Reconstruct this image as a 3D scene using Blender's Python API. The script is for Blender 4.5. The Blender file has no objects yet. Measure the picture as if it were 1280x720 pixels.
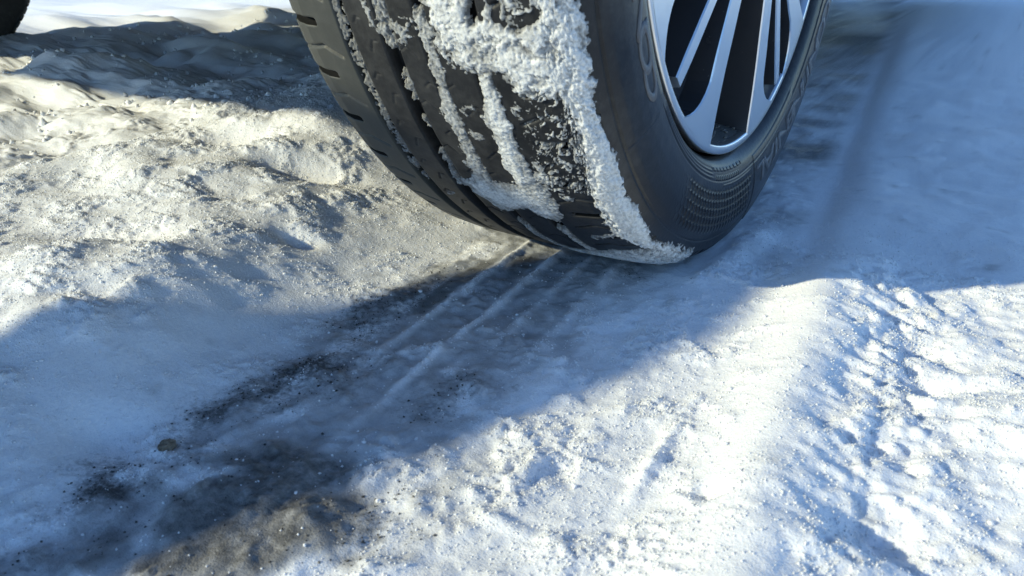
import bpy, bmesh, math, random
import numpy as np
from math import radians as rad, sin, cos, pi

# ------------------------------------------------------------------ camera, sky, sun
S = bpy.context.scene
C = S.collection
rng = np.random.default_rng(7)
random.seed(7)

CAM = (0.298, -0.6625, 0.2452)
YAW, PITCH, ROLL, FPX = -0.5739, 0.4135, -0.0043, 943.8
cd = bpy.data.cameras.new('camera')
cd.sensor_width = 36.0
cd.lens = 36.0 * FPX / 1280.0
cd.clip_start, cd.clip_end = 0.01, 2000
cd.dof.use_dof = True
cd.dof.focus_distance = 0.62
cd.dof.aperture_fstop = 18
cam = bpy.data.objects.new('camera', cd)
C.objects.link(cam)
import mathutils
_f = mathutils.Vector((sin(YAW)*cos(PITCH), cos(YAW)*cos(PITCH), -sin(PITCH)))
_r = mathutils.Vector((cos(YAW), -sin(YAW), 0))
_u = _r.cross(_f)
_r2 = _r*cos(ROLL) + _u*sin(ROLL)
_u2 = _u*cos(ROLL) - _r*sin(ROLL)
M = mathutils.Matrix((_r2, _u2, -_f)).transposed().to_4x4()
M.translation = CAM
cam.matrix_world = M
S.camera = cam

SUN_EL = rad(23.0)
SUN_TO = (-0.64, -0.77)                    # horizontal direction towards the sun
w = bpy.data.worlds.new('World'); S.world = w; w.use_nodes = True
nt = w.node_tree
bg = nt.nodes['Background']
sky = nt.nodes.new('ShaderNodeTexSky')
sky.sky_type = 'NISHITA'; sky.sun_disc = False
sky.sun_elevation = SUN_EL
sky.sun_rotation = math.atan2(SUN_TO[0], SUN_TO[1])
sky.air_density = 1.0; sky.dust_density = 0.0; sky.ozone_density = 6.0
nt.links.new(sky.outputs[0], bg.inputs[0])
bg.inputs[1].default_value = 0.15
sd = bpy.data.lights.new('sun', 'SUN')
sd.energy = 3.1; sd.angle = rad(0.95); sd.color = (1.0, 0.945, 0.665)
sun = bpy.data.objects.new('sun', sd); C.objects.link(sun)
sun.rotation_euler = mathutils.Vector((SUN_TO[0]*cos(SUN_EL), SUN_TO[1]*cos(SUN_EL), sin(SUN_EL))).to_track_quat('Z', 'Y').to_euler()
S.view_settings.view_transform = 'Standard'; S.view_settings.look = 'None'
S.view_settings.exposure = 0.65; S.view_settings.gamma = 1.0
S.cycles.max_bounces = 6; S.cycles.diffuse_bounces = 3; S.cycles.glossy_bounces = 3

# ------------------------------------------------------------------ helpers
def sm(a, b, x):
    t = np.clip((x-a)/(b-a), 0, 1); return t*t*(3-2*t)

def perlin(x, y, seed=0):
    xi = np.floor(x).astype(np.int64); yi = np.floor(y).astype(np.int64)
    xf = x-xi; yf = y-yi
    def h(i, j):
        n = (i*374761393 + j*668265263 + seed*144665) & 0xffffffff
        n = ((n ^ (n >> 13))*1274126177) & 0xffffffff
        n = n ^ (n >> 16)
        a = (n & 0xffff)*(2*pi/65536.0)
        return np.cos(a), np.sin(a)
    u = xf*xf*xf*(xf*(xf*6-15)+10); v = yf*yf*yf*(yf*(yf*6-15)+10)
    def d(i, j):
        gx, gy = h(xi+i, yi+j); return gx*(xf-i)+gy*(yf-j)
    a = d(0, 0); b = d(1, 0); c = d(0, 1); e = d(1, 1)
    return 1.5*((a+u*(b-a)) + v*((c+u*(e-c))-(a+u*(b-a))))

def fbm(x, y, seed=0, n=4, g=0.5, l=2.03):
    s = 0; a = 1.0
    for k in range(n):
        s = s + a*perlin(x, y, seed+k*17); x = x*l+11.3; y = y*l-7.1; a *= g
    return s

def billow(x, y, seed=0, n=3, g=0.5):
    s = 0; a = 1.0
    for k in range(n):
        s = s + a*(2.2*np.sqrt(perlin(x, y, seed+k*17)**2+.012)-0.85); x = x*2.1+5.2; y = y*2.1+3.3; a *= g
    return s*0.6

def gauss(x, y, cx, cy, rx, ry, ang=0.0):
    c, s = cos(ang), sin(ang)
    dx, dy = x-cx, y-cy
    return np.exp(-(((c*dx+s*dy)/rx)**2 + ((-s*dx+c*dy)/ry)**2))

def mesh_np(name, V, F, mats=(), smooth=True, midx=None):
    me = bpy.data.meshes.new(name)
    V = np.asarray(V, np.float32); F = np.asarray(F, np.int32)
    k = F.shape[1]
    me.vertices.add(len(V)); me.vertices.foreach_set('co', V.ravel())
    me.loops.add(F.size); me.loops.foreach_set('vertex_index', F.ravel())
    me.polygons.add(len(F))
    me.polygons.foreach_set('loop_start', np.arange(0, F.size, k, dtype=np.int32))
    me.polygons.foreach_set('loop_total', np.full(len(F), k, np.int32))
    if midx is not None: me.polygons.foreach_set('material_index', np.asarray(midx, np.int32))
    me.update(calc_edges=True)
    for m in mats: me.materials.append(m)
    me.polygons.foreach_set('use_smooth', np.full(len(F), bool(smooth)))
    if 0: me.polygons.foreach_set('use_smooth', np.ones(len(F), bool))
    me.update()
    return me

def attr(me, name, v):
    a = me.attributes.new(name, 'FLOAT', 'POINT'); a.data.foreach_set('value', np.asarray(v, np.float32))

def link(name, me, parent=None, label=None, cat=None, group=None, kind=None, loc=None):
    o = bpy.data.objects.new(name, me); C.objects.link(o)
    if parent: o.parent = parent
    if loc: o.location = loc
    for k, v in (('label', label), ('category', cat), ('group', group), ('kind', kind)):
        if v: o[k] = v
    return o

def grid_faces(nu, nv, closed_u=False):
    i = np.arange(nu if closed_u else nu-1)[:, None]; j = np.arange(nv-1)[None, :]
    i2 = (i+1) % nu
    return np.stack([i*nv+j, i2*nv+j, i2*nv+j+1, i*nv+j+1], -1).reshape(-1, 4)

def mat(name):
    m = bpy.data.materials.new(name); m.use_nodes = True
    n = m.node_tree.nodes; l = m.node_tree.links
    return m, n, l, n['Principled BSDF']

def noise_node(n, l, scale, detail=4, rough=0.6, src=None):
    t = n.new('ShaderNodeTexNoise'); t.inputs['Scale'].default_value = scale
    t.inputs['Detail'].default_value = detail; t.inputs['Roughness'].default_value = rough
    if src is None:
        src = n.new('ShaderNodeTexCoord').outputs['Object']
    l.new(src, t.inputs['Vector']); return t

def ramp(n, l, fac, stops):
    r = n.new('ShaderNodeValToRGB'); e = r.color_ramp.elements
    while len(e) < len(stops): e.new(0.5)
    for k, (p, c) in enumerate(stops):
        e[k].position = p; e[k].color = (c[0], c[1], c[2], 1)
    l.new(fac, r.inputs[0]); return r

def bump(n, l, h, dist, strength, b, prev=None):
    k = n.new('ShaderNodeBump'); k.inputs['Distance'].default_value = dist; k.inputs['Strength'].default_value = strength
    l.new(h, k.inputs['Height'])
    if prev is not None: l.new(prev.outputs[0], k.inputs['Normal'])
    l.new(k.outputs[0], b.inputs['Normal']); return k

# ------------------------------------------------------------------ materials
def snow_material(name, ground, lo=(0.84, 0.85, 0.87), hi=(0.93, 0.935, 0.93)):
    m, n, l, b = mat(name)
    co = n.new('ShaderNodeTexCoord').outputs['Object']
    fine = noise_node(n, l, 420, 3, 0.6, co)
    gr = noise_node(n, l, 1100, 2, 0.5, co)
    b.inputs['Roughness'].default_value = 0.75
    b.inputs['Specular IOR Level'].default_value = 0.25
    b.inputs['Subsurface Weight'].default_value = 0.5
    b.inputs['Subsurface Radius'].default_value = (1.0, 0.95, 0.9); b.inputs['Subsurface Scale'].default_value = 0.004
    white = ramp(n, l, fine.outputs[0], [(0.3, lo), (0.65, hi)])
    col = white.outputs[0]
    k1 = bump(n, l, fine.outputs[0], 0.002, 0.35, b)
    bump(n, l, gr.outputs[0], 0.0012, 0.4, b, k1)
    if not ground:
        at = n.new('ShaderNodeAttribute'); at.attribute_name = 'depth'
        x = n.new('ShaderNodeMix'); x.data_type = 'RGBA'
        q = n.new('ShaderNodeMath'); q.operation = 'MULTIPLY_ADD'; l.new(fine.outputs[0], q.inputs[0]); q.inputs[1].default_value = 0.9; q.inputs[2].default_value = -0.45
        q2 = n.new('ShaderNodeMath'); q2.operation = 'ADD'; q2.use_clamp = True; l.new(q.outputs[0], q2.inputs[0]); l.new(at.outputs['Fac'], q2.inputs[1])
        l.new(q2.outputs[0], x.inputs[0]); x.inputs[6].default_value = (0.13, 0.13, 0.125, 1); l.new(col, x.inputs[7]); col = x.outputs[2]
    if ground:
        def mix(fac, c2, c1):
            x = n.new('ShaderNodeMix'); x.data_type = 'RGBA'
            l.new(fac, x.inputs[0]); l.new(c1, x.inputs[6]); l.new(c2, x.inputs[7]); return x.outputs[2]
        ai = n.new('ShaderNodeAttribute'); ai.attribute_name = 'ice'
        ad = n.new('ShaderNodeAttribute'); ad.attribute_name = 'dirt'
        aw = n.new('ShaderNodeAttribute'); aw.attribute_name = 'brown'
        t1 = noise_node(n, l, 60, 6, 0.65, co)
        ice = ramp(n, l, t1.outputs[0], [(0.3, (0.30, 0.305, 0.315)), (0.7, (0.58, 0.59, 0.60))])
        col = mix(ai.outputs['Fac'], ice.outputs[0], col)
        t3 = noise_node(n, l, 130, 5, 0.7, co)
        br = ramp(n, l, t3.outputs[0], [(0.32, (0.055, 0.053, 0.048)), (0.5, (0.16, 0.156, 0.146)), (0.75, (0.38, 0.375, 0.365))])
        col = mix(aw.outputs['Fac'], br.outputs[0], col)
        t2 = noise_node(n, l, 260, 4, 0.7, co)
        dk = ramp(n, l, t2.outputs[0], [(0.32, (0.028, 0.028, 0.028)), (0.55, (0.09, 0.088, 0.084)), (0.75, (0.26, 0.255, 0.25))])
        # ragged edge on the dirt mask
        ad2 = n.new('ShaderNodeMath'); ad2.operation = 'MULTIPLY_ADD'
        l.new(t2.outputs[0], ad2.inputs[0]); ad2.inputs[1].default_value = 1.5; ad2.inputs[2].default_value = -0.75
        ad3 = n.new('ShaderNodeMath'); ad3.operation = 'ADD'; l.new(ad.outputs['Fac'], ad3.inputs[0]); l.new(ad2.outputs[0], ad3.inputs[1])
        mr = n.new('ShaderNodeMapRange'); mr.inputs[1].default_value = 0.24; mr.inputs[2].default_value = 0.88
        l.new(ad3.outputs[0], mr.inputs[0])
        col = mix(mr.outputs[0], dk.outputs[0], col)
        rr = n.new('ShaderNodeMapRange'); rr.inputs[3].default_value = 0.75; rr.inputs[4].default_value = 0.38
        l.new(ai.outputs['Fac'], rr.inputs[0]); l.new(rr.outputs[0], b.inputs['Roughness'])
    l.new(col, b.inputs['Base Color'])
    return m

M_snow = snow_material('snow', True)
M_pack = snow_material('packed_snow', False, (0.52, 0.525, 0.52), (0.72, 0.72, 0.70))
M_fluff = snow_material('loose_snow', True)

def rubber(name, c0, c1, rough, scale=300):
    m, n, l, b = mat(name)
    co = n.new('ShaderNodeTexCoord').outputs['Object']
    a = noise_node(n, l, 26, 6, 0.6, co); f = noise_node(n, l, scale, 3, 0.6, co)
    r = ramp(n, l, a.outputs[0], [(0.3, c0), (0.72, c1)])
    d1 = noise_node(n, l, 9, 5, 0.65, co); d2 = noise_node(n, l, 160, 4, 0.7, co)
    mm = n.new('ShaderNodeMath'); mm.operation = 'MULTIPLY'; l.new(d1.outputs[0], mm.inputs[0]); l.new(d2.outputs[0], mm.inputs[1])
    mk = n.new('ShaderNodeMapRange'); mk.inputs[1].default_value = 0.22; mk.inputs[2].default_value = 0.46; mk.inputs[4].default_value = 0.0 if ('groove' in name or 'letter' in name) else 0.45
    l.new(mm.outputs[0], mk.inputs[0])
    mx = n.new('ShaderNodeMix'); mx.data_type = 'RGBA'; l.new(mk.outputs[0], mx.inputs[0]); l.new(r.outputs[0], mx.inputs[6]); mx.inputs[7].default_value = (0.085, 0.083, 0.078, 1)
    l.new(mx.outputs[2], b.inputs['Base Color'])
    q = n.new('ShaderNodeMapRange'); q.inputs[3].default_value = rough-0.08; q.inputs[4].default_value = rough+0.12
    l.new(a.outputs[0], q.inputs[0]); l.new(q.outputs[0], b.inputs['Roughness'])
    b.inputs['Specular IOR Level'].default_value = 0.3
    bump(n, l, f.outputs[0], 0.0006, 0.25, b)
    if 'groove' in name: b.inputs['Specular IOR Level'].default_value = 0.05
    return m
M_tread = rubber('tread_rubber', (0.012, 0.012, 0.0125), (0.026, 0.026, 0.026), 0.44)
M_wall = rubber('sidewall_rubber', (0.008, 0.008, 0.009), (0.017, 0.017, 0.018), 0.30)
M_letter = rubber('letter_rubber', (0.10, 0.102, 0.110), (0.135, 0.137, 0.145), 0.5)
M_slot_shade = rubber('groove_shade_rubber', (0.006, 0.006, 0.006), (0.010, 0.010, 0.010), 0.7)  # darker copy of the rubber: shade inside the shoulder slots, put into the colour
M_should = rubber('shoulder_rubber', (0.045, 0.047, 0.043), (0.07, 0.072, 0.066), 0.5)

def metal(name, c, rough, metallic=1.0, nz=0.04, scale=90):
    m, n, l, b = mat(name)
    co = n.new('ShaderNodeTexCoord').outputs['Object']
    a = noise_node(n, l, scale, 5, 0.6, co)
    b.inputs['Base Color'].default_value = (*c, 1); b.inputs['Metallic'].default_value = metallic
    q = n.new('ShaderNodeMapRange'); q.inputs[3].default_value = max(0.02, rough-nz); q.inputs[4].default_value = rough+nz
    l.new(a.outputs[0], q.inputs[0]); l.new(q.outputs[0], b.inputs['Roughness'])
    return m
M_alu = metal('machined_alloy', (0.80, 0.81, 0.82), 0.30, 1.0, 0.06)
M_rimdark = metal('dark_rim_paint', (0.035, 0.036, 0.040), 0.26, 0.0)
M_barrel = metal('barrel_paint', (0.16, 0.16, 0.155), 0.35, 0.3)
M_disc = metal('cast_iron', (0.10, 0.095, 0.09), 0.5, 0.8)
M_paint = metal('white_body_paint', (0.72, 0.73, 0.74), 0.25, 0.0)  # colour of the unseen body, made pale to bounce light onto shaded snow
M_plastic = metal('black_plastic', (0.02, 0.02, 0.02), 0.55, 0.0)
M_glass = metal('dark_glass', (0.01, 0.012, 0.014), 0.05, 0.0)

# ------------------------------------------------------------------ ground
def graded(lo, hi, step, far, ratio=1.22):
    n = int(round((hi-lo)/step)); a = lo + (hi-lo)*np.arange(n+1)/n
    up = []; x = hi; d = step
    while x < far: d *= (1.035 if d < 0.03 else ratio); x += d; up.append(x)
    dn = []; x = lo; d = step
    while x > -far: d *= (1.035 if d < 0.03 else ratio); x -= d; dn.append(x)
    return np.concatenate([dn[::-1], a, up])
gx = graded(-0.62, 0.50, 0.0017, 400)
gy = graded(-0.60, 0.20, 0.0017, 400)
X, Y = np.meshgrid(gx, gy, indexing='ij')

def ground_fields(X, Y):
    yc = np.clip(Y, -3, 6)
    s2 = X + 0.11*(yc+0.1)
    s = s2 + 0.004*perlin(yc*6, yc*0+3.3, 5) + 0.003*perlin(X*40, Y*40, 6)*(1-sm(.12, .16, s2))
    front = 1-sm(-0.10, 0.02, Y)
    # left bank, floor, right rise, ridge
    s0 = -0.245-0.16*sm(-0.44, -0.10, Y)
    left = 1-sm(0, 1, (s-s0)/(-0.098-s0))
    bank = (0.040 + 0.046*np.clip((Y+0.46)/0.50, -0.2, 1) - 0.022*np.clip((-0.22-X)/0.6, 0, 1) + 0.03*sm(-0.9, -1.8, X))*left
    rise = (0.004*sm(0.06, 0.16, s)+0.018*sm(0.150, 0.222, s))*front + 0.014*sm(0.150, 0.245, s)*(1-front)
    rut = front*(-0.009*sm(0.226, 0.280, s) + 0.006*gauss(s, 0, 0.212, 0, 0.022, 1)) + 0.005*sm(0.30, 0.42, s)*front
    notch = (1-front)*(-0.004)*gauss(s, 0, 0.193, 0, 0.016, 1)
    h = bank + rise + rut + notch
    # rolling lumps on the left bank, smooth snow right
    near = np.exp(-np.maximum(np.hypot(X, Y)-2.0, 0)/3.0)
    L = left*near
    lump = 0.018*fbm(X*5.5, Y*7.0, 11, 2) + 0.0025*billow(X*12, Y*14, 23, 2)
    far_lump = 0.020*fbm(X*3.2, Y*5.0, 31, 3)
    h = h + L*(lump*sm(-0.16, -0.30, s) + 0.35*lump*(1-sm(-0.16, -0.30, s))) + L*far_lump*sm(-0.5, -1.0, X) + L*0.010*billow(X*9, Y*12, 33, 3)*sm(-0.45, -0.8, X)
    R = sm(0.19, 0.26, s)*near
    h = h + R*(0.0045*fbm(X*9, Y*9, 41, 3) + front*0.0045*billow(X*24, Y*24, 43, 3))
    # hollows and foot holes on the bank
    for (cx, cy, rx, ry, d) in ((-0.46, -0.30, 0.055, 0.04, -0.020), (-0.43, -0.126, 0.075, 0.03, -0.024), (-0.30, -0.14, 0.05, 0.02, -0.018),
                                (-0.190, -0.250, 0.016, 0.010, -0.012), (-0.182, -0.255, 0.006, 0.004, -0.010),
                                (-0.33, -0.355, 0.05, 0.022, -0.013), (-0.56, -0.20, 0.05, 0.03, -0.015), (-0.08, -0.49, 0.030, 0.02, -0.009),
                                (-0.20, -0.43, 0.035, 0.02, -0.008), (0.2205, -0.376, 0.0055, 0.0055, -0.009), (0.305, -0.207, 0.022, 0.007, -0.009),
                                (0.29, -0.16, 0.020, 0.010, -0.006), (0.29, -0.36, 0.02, 0.015, -0.008), (0.345, -0.235, 0.045, 0.05, 0.010)):
        h = h + d*gauss(X, Y, cx, cy, rx, ry, 0.5)
    # sunny shoulder left of the tyre
    h = h + 0.006*gauss(X, Y, -0.16, -0.10, 0.05, 0.08)
    # printed ridges of the tread grooves
    fl = sm(-0.115, -0.085, s)*(1-sm(0.10, 0.16, s))
    pr = 0
    for (c, wd, a, y0) in ((-0.0465, 0.0034, 0.0026, -0.30), (-0.0105, 0.0036, 0.0028, -0.35), (0.018, 0.004, 0.0016, -0.24), (0.047, 0.005, 0.0018, -0.22)):
        brk = sm(-0.25, 0.25, perlin(Y*22, Y*0+c*100, 55) + 0.42 + 0.3*(Y > -0.3))
        pr = pr + a*gauss(s2+0.0010*perlin(Y*60, X*90, 57), 0, c, 0, wd, 1)*brk*sm(y0-0.09, y0+0.02, Y)
    prf = pr*front
    h = h + prf + fl*near*(0.0022*fbm(X*38, Y*30, 61, 3))
    # short raised slivers left of the ridge
    for (cx, cy, rx, ry, a) in ((0.132, -0.392, 0.0045, 0.016, 0.004), (0.185, -0.356, 0.004, 0.030, 0.0048), (0.151, -0.316, 0.004, 0.014, 0.0025)):
        h = h + a*gauss(X, Y, cx, cy, rx, ry, 0.06)
    # broken ice plate step
    h = h + 0.004*sm(-0.2, 0.2, gauss(X, Y, 0.04, -0.495, 0.055, 0.055)-0.55)
    # behind the tyre: shallow cross bars in the far track
    h = h + (1-front)*fl*0.004*perlin(X*6, Y*22, 71)*near
    # grain: clumped crystals
    g = billow(X*80+1.3*perlin(X*40, Y*40, 79), Y*80, 81, 2)
    g2 = fbm(X*190, Y*190, 83, 2, .7)
    calm = 1-0.75*fl*sm(-0.3, -0.1, Y)
    smooth_back = 1-0.8*sm(-0.06, 0.06, Y)*sm(0.1, 0.2, s)
    soft_slope = 1-0.75*gauss(s, 0, -0.155, 0, 0.055, 1)*sm(-0.62, -0.5, -np.abs(Y))
    crest = 1-0.7*gauss(s, 0, 0.205, 0, 0.022, 1)*front
    amp = near*calm*smooth_back*soft_slope*crest
    clump = sm(-0.25, 0.75, fbm(X*20, Y*20, 87, 3, .6))
    gut = gauss(s, 0, 0.265, 0, 0.035, 1)*front
    rq = 1-0.35*R*front
    h = h + amp*rq*((0.25+clump)*(0.0022*g + 0.0009*g2) + 0.0035*clump) + amp*gut*0.0042*sm(-.3, .5, fbm(X*42, Y*42, 89, 3, .6))
    # snow squeezed up round the contact patch
    h = h + 0.007*gauss(X, Y, 0.128, -0.02, 0.014, 0.075) + 0.006*gauss(X, Y, -0.118, -0.03, 0.014, 0.07)
    # gentle far relief
    far = 1-near
    h = h + far*(0.05*fbm(X*0.35, Y*0.35, 95, 3))
    # ------- masks
    ice = fl*np.maximum(sm(-0.25, 0.35, fbm(X*17, Y*13, 101, 3) + 0.15)*0.9, 0.95*sm(-.075, -.055, s)*(1-sm(.035, .075, s))*sm(-.52, -.36, Y)*sm(-.75, -.2, fbm(X*26, Y*20, 107, 3)))
    ice = np.maximum(ice*(1-sm(0.03, 0.11, s)*0.75), 0)
    ice = ice*(1-0.9*np.clip(pr/0.0028, 0, 1))
    ice = np.maximum(ice, 0.55*(1-front)*fl*sm(0.0, 0.4, perlin(X*7, Y*13, 103)+0.1))
    ice = np.maximum(ice, (1-front)*sm(-0.1, 0.1, s)*(1-sm(0.15, 0.2, s))*sm(-0.25, 0.30, perlin(X*5, Y*9, 105))*0.9)
    nb = 0.5*fbm(X*30, Y*30, 111, 3)
    brown = 0.92*sm(0.15, 0.75, gauss(X, Y, 0.036, -0.490, 0.052, 0.062)*1.1 + nb*0.75)
    brown = np.maximum(brown, 0.75*sm(0.45, 0.75, gauss(s, Y, -0.062, -0.20, 0.012, 0.09)+nb*0.4))
    brown = np.maximum(brown, 0.8*sm(0.4, 0.8, gauss(s, Y, -0.03, -0.145, 0.013, 0.04)+nb*0.2))
    flb = sm(-0.10, 0.0, s)*(1-sm(0.15, 0.19, s))
    brown = np.maximum(brown, sm(0.9, 2.2, Y)*flb*0.9*sm(-0.25, 0.2, perlin(X*4, Y*3.2, 113)+0.15))
    brown = np.maximum(brown, 0.55*sm(0.15, 0.8, gauss(X, Y, 0.11, 0.42, 0.09, 0.10)+nb*0.6)*(1-sm(0.16, 0.19, s)))
    pt = sm(-0.35, 0.45, fbm(X*20, Y*14, 115, 3))
    dirt = (0.22+0.40*pt)*gauss(s, 0, -0.080, 0, 0.027, 1)*front*sm(-0.72, -0.45, Y)*(1-sm(-0.22, -0.12, Y)*0.5)
    dirt = dirt + (0.15+0.25*pt)*gauss(X, Y, -0.035, -0.50, 0.045, 0.07)
    dirt = dirt + 0.42*gauss(X, Y, 0.052, -0.345, 0.030, 0.040) + 0.55*gauss(X, Y, 0.086, -0.462, 0.018, 0.030) + 0.34*gauss(X, Y, -0.020, -0.36, 0.03, 0.03)
    dirt = dirt + 0.55*gauss(X, Y, 0.040, -0.115, 0.06, 0.020)
    dirt = dirt + 0.45*nb*(dirt > 0.1)
    dirt = dirt*(1-0.8*np.clip(pr/0.0028, 0, 1))
    dirt = np.maximum(dirt, 0.9*sm(0.6, 0.9, gauss(X, Y, -0.03, 4.7, 0.22, 0.25)+0.3*nb))
    fluff = near*np.clip(1-ice-brown-dirt, 0, 1)*(calm*soft_slope*crest*(0.3+clump)*(1-0.75*sm(-0.06, 0.06, Y)*sm(0.1, 0.2, s)))
    return h, ice, brown, dirt, s, fluff
H, ICE, BROWN, DIRT, SS, FLUFF = ground_fields(X, Y)
# the tyre presses its own footprint
foot = sm(0.118, 0.100, np.abs(X))*sm(0.10, 0.06, np.abs(Y))
H = H*(1-foot) + np.minimum(H, 0.001)*foot
me = mesh_np('ground', np.stack([X, Y, H], -1).reshape(-1, 3), grid_faces(len(gx), len(gy)), [M_snow])
attr(me, 'ice', ICE.ravel()); attr(me, 'brown', BROWN.ravel()); attr(me, 'dirt', DIRT.ravel())
link('snowy_ground', me, kind='structure')

# made-up snow slab beyond the frame sunwards, added to cast the diagonal shadow
zz = np.linspace(-.05, .682, 70); th_ = np.linspace(0, 2*pi, 61)[:-1]
ZZ, TT = np.meshgrid(zz, th_, indexing='xy')
tap = np.sqrt(np.clip((.682-ZZ)/.10, 0, 1))
cxs = -.69-.77*(ZZ-.431); hw_ = .105*tap*(1+.25*np.clip(.25-ZZ, 0, 1)); hd_ = .085*tap
n_ = 1+.20*fbm(TT*1.9+3, ZZ*16, 131, 4, .6)*np.abs(np.sin(TT/2))
xs_ = cxs+hw_*np.cos(TT)*n_; ys_ = -1.22+hd_*np.sin(TT)*n_
link('added_shadow_slab', mesh_np('added_shadow_slab', np.stack([xs_, ys_, ZZ], -1).reshape(-1, 3), grid_faces(60, 70, True)[:, ::-1], [M_fluff]), kind='structure')

def ground_z(x, y):
    i = int(np.clip(np.searchsorted(gx, x), 1, len(gx)-1)); j = int(np.clip(np.searchsorted(gy, y), 1, len(gy)-1))
    return float(H[i, j])

# ------------------------------------------------------------------ the car: wheel first
R0, ZL = 0.334, 0.326
PX = np.array([0, .045, .07, .085, .095, .102, .1066])
PR = np.array([.334, .3335, .3325, .3308, .3275, .3232, .3180])
def r_tread(x): return np.interp(np.abs(x), PX, PR)

car = bpy.data.objects.new('car', None); C.objects.link(car)
car.location = (0, 0, 0)
car['label'] = 'car standing on snow, its snow-caked black tyre and silver alloy wheel near the camera'
car['category'] = 'car'
wheel = bpy.data.objects.new('wheel', None); C.objects.link(wheel)
wheel.parent = car; wheel.location = (0, 0, ZL)
wheel['label'] = 'wheel caked with snow, its silver spokes and black tyre close to the camera'

# angle a: 0 at the bottom, growing towards the camera (-Y) and up
A_F = np.radians(np.arange(15, 82, 0.11))
A_C = np.radians(np.linspace(82, 375, 190))[1:-1]
AA = np.concatenate([A_F, A_C])
def pol(r, a): return -r*np.sin(a), -r*np.cos(a)

# carcass: inner wall, groove floors, outer wall (outer wall carries relief)
A_W = np.concatenate([np.radians(np.arange(-35, 82, 0.16)), np.radians(np.linspace(82, 325, 160))[1:-1]])
wx = np.array([.1066, .109, .1125, .1145, .115, .1145, .113, .1105, .1068, .1030, .099])
wr = np.array([.318, .311, .300, .288, .279, .268, .258, .250, .2445, .2412, .2395])
rr = np.concatenate([np.linspace(.318, .2445, 118), np.linspace(.2445, .2395, 8)[1:]])
xx = np.interp(-rr, -wr, wx)
kern = np.array([1, 4, 6, 4, 1])/16.
for _ in range(6): xx[2:-2] = np.convolve(xx, kern, 'valid')
def relief(r, a):
    ad = np.degrees(a); arc = a*r
    d = np.zeros_like(r)
    thb = 49.6+(r-.26)*50
    d += 0.0007*sm(0, 0.25, ad-thb)*(r > .2585)*(r < .3085)
    d += 0.0007*sm(0, 0.25, -8-ad)*(r > .2525)
    d -= 0.0008*np.exp(-((r-.3085)/.0006)**2)
    d -= 0.0005*np.exp(-((r-.2585)/.0006)**2)
    # honeycomb scales
    p = 0.0078
    u = a*0.285/p+.3; v = (r-.262)/(p*0.866)
    row = np.floor(v); uu = u+0.5*(row % 2)
    best = np.full_like(r, 9.); 
    for dj in (-1, 0, 1):
        for di in (-1, 0, 1, 2):
            rw = row+dj; cu = np.floor(u+0.5*(rw % 2))+di-0.5*(rw % 2); cv = rw+0.5
            dx = (u-cu-0.5); dy = (v-cv)*0.866
            q = np.maximum(np.abs(dx), 0.5*np.abs(dx)+0.866*np.abs(dy)); best = np.minimum(best, q)
    hexr = sm(0.36, 0.48, best)
    m = sm(.2635, .268, r)*(1-sm(.298, .304, r))*sm(-7.5, -5, ad)*(1-sm(27, 34, ad))
    d += m*0.0008*(hexr-0.5)
    # concentric lines and dashes of the moulded data
    for rc in (.2475, .2505, .2535, .2565):
        d += 0.0006*np.exp(-((r-rc)/.0006)**2)*sm(16, 18, ad)*(1-sm(47, 49, ad))
    d += 0.0006*np.exp(-((r-.2622)/.0005)**2)*sm(-7, -5, ad)*(1-sm(10, 12, ad))
    dash = (np.mod(ad, 2.1) < 1.45)
    d += 0.0007*dash*((np.abs(r-.2490) < .0013) & (ad > -1) & (ad < 17))
    dash2 = (np.mod(ad*1.7+0.4, 1.9) < 1.2)
    d += 0.0006*dash2*((np.abs(r-.2560) < .0019) & (ad > 1) & (ad < 15.5))
    d += 0.00016*np.sin(ad*2*pi/0.62)*sm(.2455, .247, r)*(1-sm(.258, .2605, r))*sm(50, 51, ad)
    return d
RR, AW = np.meshgrid(rr, A_W, indexing='xy')
XXo = np.interp(-RR, -rr, xx) + relief(RR, AW)
Yw, Zw = pol(RR, AW)
V = np.stack([XXo, Yw, Zw], -1)
me = mesh_np('sidewall', V.reshape(-1, 3), grid_faces(len(A_W), len(rr), True), [M_wall])
tyre_wall = me
link('sidewall', me, wheel)
# groove floor and inner sidewall
cx = np.array([.1060, .098, .06, 0, -.06, -.098, -.1066, -.109, -.1125, -.115, -.1145, -.113, -.1068, -.099])
cr = np.array([.3165, .319, .3245, .3255, .3245, .319, .3178, .311, .300, .279, .268, .258, .2445, .2395])
A_S = np.linspace(0, 2*pi, 361)[:-1]
CX, AS = np.meshgrid(cx, A_S, indexing='xy'); CR = np.broadcast_to(cr, CX.shape)
y_, z_ = pol(CR, AS)
link('tyre_carcass', mesh_np('tyre_carcass', np.stack([CX, y_, z_], -1).reshape(-1, 3), grid_faces(len(A_S), len(cx), True)[:, ::-1], [M_tread]), wheel)

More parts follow.
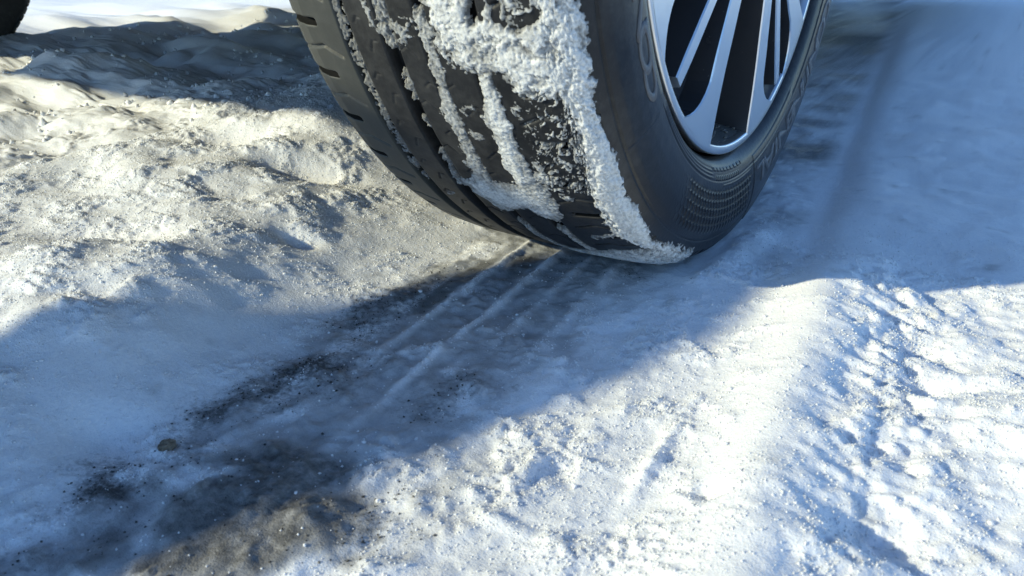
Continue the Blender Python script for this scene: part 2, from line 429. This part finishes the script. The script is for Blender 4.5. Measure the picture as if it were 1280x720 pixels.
PITCH_A = rad(360/56.)
def seg_d(px, py, ax, ay, bx, by):
    dx, dy = bx-ax, by-ay; t = np.clip(((px-ax)*dx+(py-ay)*dy)/(dx*dx+dy*dy), 0, 1)
    return np.hypot(px-ax-t*dx, py-ay-t*dy)
def rib(x0, x1, sipes, name):
    n = int((x1-x0)/0.0009)
    xt = np.linspace(x0+.0006, x1-.0006, n)
    xs = np.concatenate([[x0-.0008, x0-.0002], xt, [x1+.0002, x1+.0008]])
    dr = np.concatenate([[-.0088, -.0012], np.zeros(n), [-.0012, -.0088]])
    XX_, A_ = np.meshgrid(xs, AA, indexing='xy')
    r = r_tread(XX_) + dr[None, :]
    pa = np.mod(A_, PITCH_A); arc = (pa-PITCH_A/2)*R0
    d = np.full_like(r, 9.)
    for (ax, ay, bx, by) in sipes:
        for sh in (-1, 0, 1):
            d = np.minimum(d, seg_d(arc+sh*PITCH_A*R0, XX_, ax, ay, bx, by))
    r = r - 0.0008*np.exp(-(d/.0006)**2)*(dr[None, :] == 0)
    r = r + 0.00025*perlin(A_*R0*60, XX_*60, 201)
    y, z = pol(r, A_)
    link(name, mesh_np(name, np.stack([XX_, y, z], -1).reshape(-1, 3), grid_faces(len(AA), len(xs), True)[:, ::-1], [M_tread]), wheel)
# sipe segments: (arc, x) pairs within one pitch
rib(-.0445, -.0215, [(-.006, -.0330, .001, -.0300), (.001, -.0300, .001, -.0262), (.012, -.0400, .016, -.0372), (.016, -.0372, .015, -.0345)], 'tread_rib')
rib(-.0105, .0085, [(-.004, -.0100, -.001, -.0045), (-.001, -.0045, -.008, .0020), (.010, .0085, .013, .0040), (.013, .0040, .010, .0000)], 'tread_rib')
rib(.0165, .0398, [(-.006, .0400, -.002, .0330), (-.002, .0330, -.009, .0250), (.010, .0165, .013, .0220)], 'tread_rib')

# shoulder blocks: one mesh, copied round the tyre
def block_mesh(sgn, xin, slot_to, name):
    na = 44
    at = np.linspace(-PITCH_A/2, PITCH_A/2, na)
    xt = np.concatenate([np.linspace(xin+.0006, .088, 36), np.linspace(.088, .1066, 26)[1:]])
    xs = np.concatenate([[xin-.0008, xin-.0002], xt]); dr = np.concatenate([[-.0088, -.0012], np.zeros(len(xt))])
    XX_, A_ = np.meshgrid(xs, at, indexing='xy')
    r = r_tread(XX_)+dr[None, :]
    arc = A_*R0
    half = PITCH_A*R0/2
    e = half-np.abs(arc)
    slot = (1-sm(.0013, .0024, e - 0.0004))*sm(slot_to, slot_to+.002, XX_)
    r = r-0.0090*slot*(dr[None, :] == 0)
    mid = np.minimum(seg_d(arc, XX_, -.003, .1066, .003, .076), seg_d(arc, XX_, .003, .076, -.004, .062))
    r = r-0.0030*np.exp(-(mid/.0008)**2)*(XX_ > .0605)*(dr[None, :] == 0)
    y, z = pol(r, A_)
    F = grid_faces(na, len(xs))
    V_ = np.stack([sgn*XX_, y, z], -1).reshape(-1, 3)
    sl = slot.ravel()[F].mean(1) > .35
    return mesh_np(name, V_, F[:, ::-1] if sgn > 0 else F, [M_should if sgn < 0 else M_tread, M_slot_shade], midx=sl.astype(int))
def ring_of(me, name, parent):
    for k in range(56):
        o = bpy.data.objects.new(name, me); C.objects.link(o); o.parent = parent
        o.rotation_euler = (-(rad(66.0)+(k+0.5)*PITCH_A-PITCH_A/2), 0, 0)
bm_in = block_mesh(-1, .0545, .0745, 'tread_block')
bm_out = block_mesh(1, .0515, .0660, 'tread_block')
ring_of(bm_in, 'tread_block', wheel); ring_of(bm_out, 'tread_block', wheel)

# raised sidewall letters
font_cache = {}
def letter_mesh(ch, a_c, r_base, height, thick, xw):
    cu = bpy.data.curves.new('letter', 'FONT'); cu.body = ch; cu.size = 1.0; cu.align_x = 'CENTER'
    cu.extrude = 0.0; cu.offset = 0.022; cu.resolution_u = 4
    o = bpy.data.objects.new('letter', cu); C.objects.link(o)
    dg = bpy.context.evaluated_depsgraph_get()
    me = bpy.data.meshes.new_from_object(o.evaluated_get(dg))
    bpy.data.objects.remove(o); bpy.data.curves.remove(cu)
    bm = bmesh.new(); bm.from_mesh(me); bpy.data.meshes.remove(me)
    bmesh.ops.remove_doubles(bm, verts=bm.verts, dist=1e-4)
    bmesh.ops.triangulate(bm, faces=bm.faces)
    bmesh.ops.subdivide_edges(bm, edges=[e for e in bm.edges if e.calc_length() > 0.25], cuts=2)
    g = bmesh.ops.extrude_face_region(bm, geom=bm.faces[:])
    top = {v for v in g['geom'] if isinstance(v, bmesh.types.BMVert)}
    for v in bm.verts:
        u, h = v.co.x, v.co.y
        r = r_base + h/0.70*height
        a = a_c + u*XS*height/0.70/r_base        # read clockwise: growing angle on the camera side
        y, z = pol(r, a)
        x = float(np.interp(-r, -rr, xx)) + (thick if v in top else -0.001)
        v.co = (x, y, z)
    bmesh.ops.recalc_face_normals(bm, faces=bm.faces)
    m2 = bpy.data.meshes.new('letter'); bm.to_mesh(m2); bm.free(); m2.materials.append(M_letter)
    return m2
WORD = 'CONTINENTAL'
XS = 1.75
ADV = {'I': 3.0}
def word(a0, rb, ht):
    a = a0
    for ch in WORD:
        wd = 2.6 if ch == 'I' else 5.05
        link('letter', letter_mesh(ch, rad(a+wd/2), rb, ht, 0.0013, 0), wheel); a += wd
word(53.6, .2612, .0170)
word(-62.6, .2660, .0200)

# ---- alloy rim
def revolve(prof, mats, name, parent, n=256, midx=None):
    p = np.array(prof); a = np.linspace(0, 2*pi, n+1)[:-1]
    P0, A_ = np.meshgrid(np.arange(len(p)), a, indexing='xy')
    y, z = pol(p[P0, 1], A_)
    me = mesh_np(name, np.stack([p[P0, 0], y, z], -1).reshape(-1, 3), grid_faces(n, len(p), True), mats, midx=midx)
    return link(name, me, parent)
revolve([(.096, .2372), (.1035, .2376), (.1052, .2374), (.1060, .2366), (.1060, .2312), (.1056, .2304), (.1040, .2298), (.098, .2290)], [M_alu], 'rim_flange', wheel, 360)
revolve([(.0985, .2292), (.09, .2265), (.06, .2205), (.0, .215), (-.09, .218), (-.1, .236)], [M_barrel], 'rim_barrel', wheel)
revolve([(.0, .03), (.0, .15), (-.022, .152), (-.022, .03)], [M_disc], 'brake_disc', wheel, 96)

def xface(r): return .106 + .0038*np.clip((.2373-r)/.117, 0, 1.2)
def spoke(a_ax, sgn, rs, ain, aout, name, depth=.034, matl=(M_alu, M_rimdark), shrink=.0011):
    """bar whose two edges are given as angles (deg, from the axis) over radius"""
    n = 40
    r = np.linspace(rs[0], rs[-1], n)
    a1 = np.interp(r, rs, ain); a2 = np.interp(r, rs, aout)
    if sgn < 0: a1, a2 = -a2, -a1
    a1 = np.radians(a_ax+a1); a2 = np.radians(a_ax+a2)
    e = np.minimum(shrink/r, (a2-a1)*0.3)
    cols = [(a1+0, -depth, -.003), (a1+0, -.0011, 0)] + [(a1+e+(a2-a1-2*e)*q/7., 0, 0) for q in range(8)] + [(a2+0, -.0011, 0), (a2+0, -depth, .003)]
    V_ = []
    for (a, dx, wdn) in cols:
        aa = a + wdn/r
        y, z = pol(r, aa); V_.append(np.stack([xface(r)+dx, y, z], -1))
    V_ = np.stack(V_, 1)       # n x 12
    F = grid_faces(n, 12)
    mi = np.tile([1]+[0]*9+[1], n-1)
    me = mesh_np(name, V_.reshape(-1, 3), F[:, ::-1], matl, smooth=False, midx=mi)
    # close the ends
    bm = bmesh.new(); bm.from_mesh(me); bm.verts.ensure_lookup_table()
    for row in (0, n-1):
        vs = [bm.verts[row*12+k] for k in range(12)]
        f = bm.faces.new(vs if row else vs[::-1]); f.material_index = 0 if row else 1
    bmesh.ops.recalc_face_normals(bm, faces=bm.faces)
    bm.to_mesh(me); bm.free()
    return link(name, me, wheel)
B_r = [.05, .09, .12, .145, .17, .19, .200, .210, .218, .226, .2330]
B_i = [19, 16.5, 15.45, 14.7, 14.4, 13.9, 13.6, 13.2, 12.9, 12.7, 12.6]
B_o = [40, 30, 26.6, 25.0, 23.9, 22.8, 23.3, 24.6, 26.2, 28.6, 31.5]
T_r = [.09, .12, .15, .19, .2, .2225]
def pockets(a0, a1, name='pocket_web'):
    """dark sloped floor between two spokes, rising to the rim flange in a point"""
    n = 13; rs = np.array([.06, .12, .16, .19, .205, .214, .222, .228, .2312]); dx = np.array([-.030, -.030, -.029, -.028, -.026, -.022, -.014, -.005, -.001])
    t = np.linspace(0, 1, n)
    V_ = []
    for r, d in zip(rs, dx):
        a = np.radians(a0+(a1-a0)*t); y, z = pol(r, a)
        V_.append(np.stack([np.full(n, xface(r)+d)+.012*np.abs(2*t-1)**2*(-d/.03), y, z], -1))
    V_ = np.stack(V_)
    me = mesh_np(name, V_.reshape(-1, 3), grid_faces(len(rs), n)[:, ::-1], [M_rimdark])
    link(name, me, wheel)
axes = [5.4, 82.4, 82.4+70.75, 82.4+141.5, 82.4+212.25]
for k, ax in enumerate(axes):
    nxt = axes[(k+1) % 5] + (360 if k == 4 else 0); per = nxt-ax
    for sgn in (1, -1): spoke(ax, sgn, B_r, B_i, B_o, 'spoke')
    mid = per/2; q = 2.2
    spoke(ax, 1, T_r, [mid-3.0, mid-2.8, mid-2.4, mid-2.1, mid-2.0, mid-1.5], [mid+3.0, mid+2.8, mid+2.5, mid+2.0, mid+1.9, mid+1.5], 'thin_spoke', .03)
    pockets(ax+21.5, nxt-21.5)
revolve([(.109, .0), (.109, .030), (.104, .033), (.104, .074), (.098, .080), (.05, .082)], [M_rimdark], 'hub', wheel, 64)
for k in range(5):
    a = rad(41+72*k); bmn = bmesh.new(); bmesh.ops.create_cone(bmn, cap_ends=True, segments=6, radius1=.0105, radius2=.0095, depth=.02)
    bmesh.ops.rotate(bmn, verts=bmn.verts, cent=(0, 0, 0), matrix=mathutils.Matrix.Rotation(pi/2, 3, 'Y'))
    mn = bpy.data.meshes.new('lug_nut'); bmn.to_mesh(mn); bmn.free(); mn.materials.append(M_alu)
    y, z = pol(.056, a); link('lug_nut', mn, wheel, loc=(.107, y, z))

# the other wheel of the axle, bare rubber
TRACK = 1.70
w2 = wheel.copy(); C.objects.link(w2); w2.location = (-TRACK, 0, ZL); w2.rotation_euler = (0, 0, pi)
w2['label'] = 'far wheel, a black tyre edge in the top corner under the car'
for ch in list(wheel.children):
    c = ch.copy(); C.objects.link(c); c.parent = w2

# body: outside the frame above, it shades the snow
def prism(name, pts, x0, x1, m, parent):
    bm = bmesh.new()
    a = [bm.verts.new((x0, y, z)) for y, z in pts]; b = [bm.verts.new((x1, y, z)) for y, z in pts]
    bm.faces.new(a[::-1]); bm.faces.new(b)
    for i in range(len(pts)):
        j = (i+1) % len(pts); bm.faces.new((a[i], a[j], b[j], b[i]))
    bmesh.ops.recalc_face_normals(bm, faces=bm.faces)
    bmesh.ops.bevel(bm, geom=[e for e in bm.edges], offset=.012, segments=2, affect='EDGES', clamp_overlap=True)
    me = bpy.data.meshes.new(name); bm.to_mesh(me); bm.free(); me.materials.append(m)
    return link(name, me, parent)
arch = [(0.40*cos(t), ZL+0.40*sin(t)) for t in np.linspace(pi, 0, 15)]
side = [(-.70, .48)] + [(-.40, .46)] + arch[1:-1] + [(.40, .30), (4.2, .30), (4.4, .5), (4.4, 1.15), (3.9, 1.75), (1.6, 1.78), (.75, 1.15), (-.55, .98), (-.72, .75)]
prism('body_panel', side, .07, .135, M_paint, car)
prism('body_panel', side, -TRACK-.135, -TRACK-.07, M_paint, car)
HB = 0.455
prism('bumper', [(-.76, HB+.02), (-.73, HB), (-.62, HB+.01), (-.60, .70), (-.72, .74), (-.77, .60)], -TRACK-.10, .10, M_plastic, car)
prism('bonnet', [(-.72, .76), (-.55, .985), (.75, 1.155), (.75, 1.10), (-.50, .90), (-.62, .72)], -TRACK-.06, .06, M_paint, car)
prism('windscreen', [(.76, 1.15), (1.58, 1.76), (1.60, 1.72), (.80, 1.11)], -TRACK-.05, .05, M_glass, car)
prism('roof', [(1.6, 1.78), (3.9, 1.76), (3.9, 1.70), (1.6, 1.72)], -TRACK-.06, .06, M_paint, car)
prism('tailgate', [(4.38, .5), (4.38, 1.15), (3.9, 1.74), (3.85, 1.70), (4.32, 1.13), (4.32, .5)], -TRACK-.06, .06, M_paint, car)
prism('underbody', [(.42, .33), (4.3, .33), (4.3, .40), (.42, .40)], -TRACK+.0, -.0, M_plastic, car)
prism('underbody', [(-.58, .52), (.40, .47), (.40, .53), (-.58, .57)], -TRACK+.14, -.14, M_plastic, car)
prism('axle', [(-.03, ZL-.03), (.03, ZL-.03), (.03, ZL+.03), (-.03, ZL+.03)], -TRACK+.08, -.08, M_plastic, car)

# ------------------------------------------------------------------ snow packed on the tread
POLY = [
('main',2.7,0.00,[(97,62),(92,48),(90,24),(84,30),(76,17),(72.2,16.8),(70.7,16.0),(67.4,17.6),(65.3,22.4),(65.2,28.8),(64.7,38.4),(64.4,43.2),(65.0,50.4),(64.9,54.4),(63.2,56.0),(62.6,61.6),(62.0,66.4),(59.6,64.0),(58.0,59.2),(55.7,59.2),(53.2,57.6),(50.8,53.6),(48.4,61.6),(46.7,70.2),(47.6,74.6),(47.7,88.0),(45.1,88.8),(41.9,86.4),(39.2,85.6),(37.0,89.6),(34.9,98.4),(32.5,101.6),(30.2,109.6),(24,114),(24,127),(29,126),(31.0,121.6),(34.0,120.0),(35.6,121.6),(36.1,125.6),(38.0,122.4),(41.5,125.6),(43.4,126.0),(46.1,122.2),(48.5,123.8),(51.2,125.4),(54.7,124.6),(57.2,122.0),(59.5,122.0),(62.2,122.0),(62.9,125.2),(65.8,124.4),(68.2,125.2),(69.7,125.2),(71.3,124.4),(76,124.4),(83,122),(88,116),(93,90)]),
('g4',3.0,0.00,[(64.55,40.3),(62.55,42.0),(61.36,40.7),(59.73,35.5),(58.16,37.4),(55.64,37.7),(53.29,35.3),(50.24,36.0),(47.52,38.8),(49.48,53.9),(51.99,55.2),(53.92,54.1),(56.55,53.2),(58.59,54.4),(60.62,52.8),(63.02,52.9),(65.06,51.1)]),
('g3',1.5,0.00,[(69.82,10.2),(66.31,9.9),(63.76,8.9),(61.79,8.4),(59.6,5.0),(57.41,6.9),(54.99,6.9),(52.23,4.0),(51.68,0.5),(49.99,3.1),(48.58,-4.4),(45.48,-3.2),(41.16,1.6),(41.43,12.8),(45.52,16.1),(48.44,15.4),(51.9,15.9),(54.61,16.5),(57.04,16.4),(59.84,17.1),(62.4,17.2),(65.22,17.6),(67.8,17.0),(70.24,18.0)]),
('band',2.0,0.00,[(47.32,-17.9),(46.61,-10.2),(44.1,-7.3),(43.68,-0.1),(41.16,1.6),(41.98,14.4),(42.97,30.6),(41.37,39.7),(40.63,49.0),(42.54,57.4),(46.0,60.2),(51.09,57.5),(49.66,44.0),(48.87,32.7),(48.78,19.6),(48.71,14.1),(50.28,10.5),(48.58,-4.4)]),
('rib',1.6,0.35,[(71.41,-11.7),(70.63,-8.6),(70.82,-2.8),(70.53,1.3),(71.03,6.4),(71.54,14.8),(70.62,15.9),(68.18,12.8),(68.11,5.0),(67.87,-2.7),(67.45,-10.4),(68.81,-11.5),(69.96,-12.5)]),
('g1',0.6,0.22,[(92,-55),(95,-46),(71.89,-45.6),(69.82,-45.1),(68.09,-44.5),(65.33,-45.6),(62.88,-44.6),(60.78,-44.1),(58.54,-44.2),(55.45,-45.0),(52.0,-45.6),(48.52,-46.5),(45.6,-47.6),(46.09,-52.4),(50.1,-54.6),(53.07,-54.8),(57.11,-53.5),(60.64,-52.2),(62.43,-53.6),(63.74,-55.1),(66.62,-55.5),(69.32,-55.1),(71.84,-55.7)]),
('g2',1.0,0.30,[(88,-22),(86,-12),(72.01,-12),(70.02,-12),(68.1,-11.0),(66.61,-11),(66.57,-15.1),(68.29,-20.0),(69.35,-26.6),(70.33,-30.5),(72,-29)]),
('g2',0.6,0.10,[(64.11,-13.6),(64.14,-10.9),(62.36,-10.4),(61.13,-10.9),(60.85,-14.9),(62.49,-15.6)]),
('g2',0.6,0.10,[(58.21,-14.4),(58.27,-11.6),(57.2,-11.6),(57.02,-14.2)]),
('g2',0.6,0.10,[(53.22,-14.5),(53.03,-10.7),(50.27,-12.9),(46.87,-16.0),(46.72,-19.3),(49.86,-16.5)]),
('b',1.5,0.00,[(38.51,10.1),(36.18,14.3),(31,16),(27,18),(22,18),(22,12),(27,10),(32.42,7)]),
('b',1.5,0.00,[(37.98,44.5),(38.19,50.3),(36.03,50.0),(31.69,52),(27,58),(22,60),(22,48),(27,46),(32.12,44)]),
('b',1.2,0.10,[(36.78,66.6),(38.99,85.3),(38.68,93.8),(35.36,71.2)]),
('b',2.2,0.18,[(14,0),(20,0),(23,5),(26.5,31),(29,55),(32,74),(32.2,100),(30.2,118),(29.5,125),(24,128),(16,127),(14,110)]),
('f',0.8,0.15,[(60.45,20.5),(61.69,32.2),(60.38,31.7),(59.22,21.9)]),
('f',0.6,0.20,[(57.93,18.8),(57.46,31.7),(56.0,25.2),(56.5,19.1)]),
('f',0.8,0.10,[(43.87,-38.6),(44.48,-30.6),(43.59,-32.1),(42.67,-41.2)]),
('f',1.0,0.25,[(61.17,55.5),(62.0,63.6),(60.93,67.6),(59.79,61.2),(60.06,55.1)]),
]
SPECK = [(63,64),(63.7,87.2),(61.4,104.6),(57.2,107.8),(52.0,104.2),(47.1,87.4),(46.8,72),(50.6,60.0),(55.1,59.2)]
def sdf(P, u, v):
    """positive inside"""
    n = len(P); d = np.full(u.shape, 9.); ins = np.zeros(u.shape, bool)
    for i in range(n):
        ax, ay = P[i]; bx, by = P[(i+1) % n]
        d = np.minimum(d, seg_d(u, v, ax, ay, bx, by))
        c = (ay > v) != (by > v)
        if ay != by: ins ^= c & (u < (bx-ax)*(v-ay)/(by-ay)+ax)
    return np.where(ins, d, -d)
ag = np.radians(np.arange(17, 98, 0.115)); wg = np.arange(-.060, .145, .00062)
WG, AG = np.meshgrid(wg, ag, indexing='xy')
u0, v0 = AG*R0, WG
nz1 = fbm(u0*120, v0*120, 301, 3, 0.6); nz2 = fbm(u0*130+50, v0*130, 303, 3, 0.6)
nz3 = fbm(u0*380, v0*380, 305, 2, .7)
uw, vw = u0+.0026*nz1+.0009*nz3, v0+.0026*nz2-.0009*nz3
clod = billow(u0*130, v0*130, 311, 3); tiny = fbm(u0*420, v0*420, 313, 2)
tfin = np.full(u0.shape, -.003)
for (nm, th, spk, P) in POLY:
    PP = [(rad(a)*R0, x/1000.) for a, x in P]
    d = sdf(PP, uw, vw)
    if nm in ('g1', 'g3', 'g4', 'g2'): edge = .0012
    else: edge = .0035
    k = np.clip(d/edge, -1, 1)
    t = th*.001*(0.35*k + 0.65*sm(0, .012, d)*(0.85+0.13*clod)) + .00045*tiny*(k > 0) - spk*.006*sm(-.1, .9, -nz1*1.3-tiny*.5+.25)*(spk > 0)
    if nm == 'g1': t = t - .0012
    t = t - .005*sm(0, .0014, -d)
    if nm == 'main':
        sp = sm(-.004, .012, sdf([(rad(a)*R0, x/1000.) for a, x in SPECK], uw, vw))
        rag = 0.75*fbm(uw*150, vw*190, 321, 2, 0.6)+0.6*fbm(uw*430, vw*520, 325, 2, .7)
        t = t - sp*(.0014 + .0045*sm(-.55, .55, -rag)) - (1-sp)*.0016*sm(-.2, .6, -fbm(uw*90, vw*90, 327, 3, .7))
        # thin, scraped patch near the top
        tp = sm(.0, .012, sdf([(rad(a)*R0, x/1000.) for a, x in [(97, 30), (78, 38), (69.5, 38), (68.6, 60), (69.5, 95), (78, 100), (97, 100)]], uw, vw))
        t = t - tp*(.0012 + .0048*sm(-.1, .5, -fbm(u0*70, v0*90, 323, 3)))
        t = t + .003*gauss(WG, AG, .112, rad(50), .013, rad(16)) * (k > .3)
    tfin = np.maximum(tfin, t)
def surf(wv):
    xo = np.where(wv <= .088, wv, .088+(wv-.088)*(.0186/.035)); ro = r_tread(np.minimum(xo, .1066))
    ex = np.maximum(wv-.123, 0); xo = np.where(ex > 0, .1066+.22*ex, xo); ro = np.where(ex > 0, .318-.95*ex, ro)
    return xo, ro
xo, ro = surf(WG)
nx = np.clip((WG-.080)/.05, 0, .8)
rt = ro + tfin*np.sqrt(1-nx**2); xt = xo + tfin*nx + .0005*tiny*(tfin > 0)
y, z = pol(rt, AG)
V = np.stack([xt, y, z+ZL], -1).reshape(-1, 3)
F = grid_faces(len(ag), len(wg))[:, ::-1]
keep = (tfin.ravel()[F] > -.0016).any(1)
F = F[keep]
used = np.unique(F); remap = np.zeros(len(V), np.int64); remap[used] = np.arange(len(used))
me = mesh_np('packed_snow', V[used], remap[F], [M_pack])
attr(me, 'depth', np.clip(((tfin+.0003)/.0020*(.55+.45*sm(-.5, .4, fbm(u0*55, v0*70, 331, 3, .6)))).ravel()[used], 0.05, 1))
link('packed_snow', me, label='white snow caked on the tread and grooves of the black tyre', cat='snow', kind='stuff')

# ------------------------------------------------------------------ small things
def lump_mesh(name, r, m, seed, flat=.6, sub=2, rough=.35):
    bm = bmesh.new(); bmesh.ops.create_icosphere(bm, subdivisions=sub, radius=r)
    rs = np.random.default_rng(seed)
    for v in bm.verts:
        k = 1+rough*(rs.random()-.5)*1.4
        v.co = (v.co.x*k, v.co.y*k, v.co.z*k*flat)
    me = bpy.data.meshes.new(name); bm.to_mesh(me); bm.free(); me.materials.append(m)
    return me
def scatter(name, spots, m, label, cat):
    base = []; F = []; off = 0
    proto = []
    for s_ in range(4):
        me_ = lump_mesh('p', 1, m, s_, .75, 1, .5)
        proto.append((np.array([v.co[:] for v in me_.vertices]), np.array([p.vertices[:] for p in me_.polygons]))); bpy.data.meshes.remove(me_)
    for (x, y, z, r) in spots:
        v, f = proto[random.randrange(4)]; t = random.random()*6.28
        c, s2 = cos(t), sin(t); v2 = v*r; v2 = np.stack([v2[:, 0]*c-v2[:, 1]*s2, v2[:, 0]*s2+v2[:, 1]*c, v2[:, 2]], -1)+np.array([x, y, z])
        base.append(v2); F.append(f+off); off += len(v)
    me_ = mesh_np(name, np.concatenate(base), np.concatenate(F), [m])
    return link(name, me_, label=label, cat=cat, kind='stuff')
spots = []
for _ in range(1500):
    x = random.uniform(-.3, .42); y = random.uniform(-.56, .05)
    s_ = x+.11*(y+.1)
    p = .25 if s_ < -.1 else (.5 if s_ < .1 else (.35 if y < -.1 else .1))
    if random.random() > p: continue
    if abs(x) < .12 and y > -.14: continue
    r = .0005+.0013*random.random()**5
    spots.append((x, y, ground_z(x, y)+r*.3, r))
scatter('snow_crumbs', spots, M_fluff, 'loose white snow crumbs scattered over the track and banks', 'snow')
# snow and ice caught inside the rim
sp2 = []
for _ in range(170):
    a = rad(random.uniform(-12, 14)+5); r = random.uniform(.212, .228); x = .1-(.2292-r)*2.2*random.uniform(.6, 1.0)
    rb = np.interp(x, [.0, .06, .09, .0985], [.215, .2205, .2265, .2292])
    q = random.random()
    y_, z_ = pol(rb-.001, a); sp2.append((x, y_, z_+ZL, .0004+.0016*q**4))
for (r, ad) in ((.19, 47), (.178, 50), (.165, 49), (.155, 48.5), (.185, 51)):
    y_, z_ = pol(r, rad(ad)); sp2.append((.082, y_, z_+ZL, .0011))
# loose crystals lying all over the fluffy parts: fine real grain
N = 330000
px_ = rng.uniform(-.56, .47, N); py_ = rng.uniform(-.585, .10, N)
ii = np.clip(np.searchsorted(gx, px_), 1, len(gx)-1); jj = np.clip(np.searchsorted(gy, py_), 1, len(gy)-1)
fx = (px_-gx[ii-1])/(gx[ii]-gx[ii-1]); fy = (py_-gy[jj-1])/(gy[jj]-gy[jj-1])
def samp(A): return (A[ii-1, jj-1]*(1-fx)*(1-fy)+A[ii, jj-1]*fx*(1-fy)+A[ii-1, jj]*(1-fx)*fy+A[ii, jj]*fx*fy)
pz_ = samp(H); pf = samp(FLUFF)
keep = (rng.random(N) < np.clip(pf*.75, 0.006, 1)) & ~((np.abs(px_) < .118) & (py_ > -.12))
px_, py_, pz_ = px_[keep], py_[keep], pz_[keep]; K = len(px_)
oct_v = np.array([[1, 0, 0], [0, 1, 0], [-1, 0, 0], [0, -1, 0], [0, 0, 1], [0, 0, -1]], float)
oct_f = np.array([[0, 1, 4], [1, 2, 4], [2, 3, 4], [3, 0, 4], [1, 0, 5], [2, 1, 5], [3, 2, 5], [0, 3, 5]])
gr = (.00036+.00062*rng.random(K)**3)
# coarser clods farther back under the car
Kc = 7000
cx2, cy2 = rng.uniform(-1.7, -.50, Kc), rng.uniform(-.45, 1.3, Kc)
ii = np.clip(np.searchsorted(gx, cx2), 1, len(gx)-1); jj = np.clip(np.searchsorted(gy, cy2), 1, len(gy)-1)
kc = (rng.random(Kc) < sm(-.3, .6, fbm(cx2*6, cy2*6, 141, 3))) & (np.abs(cx2+TRACK) > .16)
px_, py_, pz_ = np.concatenate([px_, cx2[kc]]), np.concatenate([py_, cy2[kc]]), np.concatenate([pz_, H[ii, jj][kc]])
gr = np.concatenate([gr, .0012+.006*rng.random(kc.sum())**4]); K = len(px_)
gr = gr[:, None, None]
Vg = oct_v[None]*rng.uniform(.55, 1.35, (K, 6, 1))*gr
an = rng.uniform(0, 6.28, K)[:, None]; tl = rng.uniform(-.9, .9, K)[:, None]
vx, vy, vz = Vg[..., 0], Vg[..., 1], Vg[..., 2]
vy, vz = vy*np.cos(tl)-vz*np.sin(tl), vy*np.sin(tl)+vz*np.cos(tl)
vx, vy = vx*np.cos(an)-vy*np.sin(an), vx*np.sin(an)+vy*np.cos(an)
Vg = np.stack([vx+px_[:, None], vy+py_[:, None], vz+pz_[:, None]+gr[:, :, 0]*.25], -1).reshape(-1, 3)
Fg = (oct_f[None]+np.arange(K)[:, None, None]*6).reshape(-1, 3)
link('snow_grains', mesh_np('snow_grains', Vg, Fg, [M_fluff], smooth=True), label='loose white snow crystals lying over the fluffy banks', cat='snow', kind='stuff')
print('grains', K)
# grit frozen into the bare strips
m, n, l, b = mat('grit')
q = noise_node(n, l, 500, 2); rc = ramp(n, l, q.outputs[0], [(0.35, (.02, .02, .019)), (0.6, (.09, .085, .075)), (0.75, (.24, .23, .21))]); l.new(rc.outputs[0], b.inputs['Base Color'])
b.inputs['Roughness'].default_value = .6
N = 60000
px_ = rng.uniform(-.2, .14, N); py_ = rng.uniform(-.58, -.08, N)
ii = np.clip(np.searchsorted(gx, px_), 1, len(gx)-1); jj = np.clip(np.searchsorted(gy, py_), 1, len(gy)-1)
pd = np.clip(DIRT[ii, jj]*1.3-.25, 0, 1) + .10*BROWN[ii, jj]*(py_ < -.38) + .5*gauss(px_, py_, .088, -.465, .02, .03)
keep = rng.random(N) < pd*.35
px_, py_, pz_ = px_[keep], py_[keep], H[ii, jj][keep]; K = len(px_)
gr = (.0004+.0007*rng.random(K)**3)[:, None, None]
Vg = oct_v[None]*rng.uniform(.6, 1.3, (K, 6, 1))*gr
an = rng.uniform(0, 6.28, K)[:, None]; tl = rng.uniform(-.9, .9, K)[:, None]
vx, vy, vz = Vg[..., 0], Vg[..., 1], Vg[..., 2]
vy, vz = vy*np.cos(tl)-vz*np.sin(tl), vy*np.sin(tl)+vz*np.cos(tl)
vx, vy = vx*np.cos(an)-vy*np.sin(an), vx*np.sin(an)+vy*np.cos(an)
Vg = np.stack([vx+px_[:, None], vy+py_[:, None], vz+pz_[:, None]], -1).reshape(-1, 3)
Fg = (oct_f[None]+np.arange(K)[:, None, None]*6).reshape(-1, 3)
link('grit', mesh_np('grit', Vg, Fg, [m], smooth=False), label='dark grit and gravel frozen into the bare strips of the track', cat='grit', kind='stuff')
scatter('rim_snow', sp2, M_pack, 'bits of snow caught inside the silver alloy rim', 'snow')

m, n, l, b = mat('brown_leaf')
q = noise_node(n, l, 300, 4); rc = ramp(n, l, q.outputs[0], [(0.3, (.09, .07, .045)), (0.7, (.26, .21, .15))]); l.new(rc.outputs[0], b.inputs['Base Color'])
b.inputs['Roughness'].default_value = .8
lx, ly = -0.046, -0.477
me = lump_mesh('dirt_clod', .0045, m, 5, .7, 3, .3)
link('dirt_clod', me, label='small brown clod of dirt on the blue shaded snow bank edge', cat='clod', loc=(lx, ly, ground_z(lx, ly)+.002))
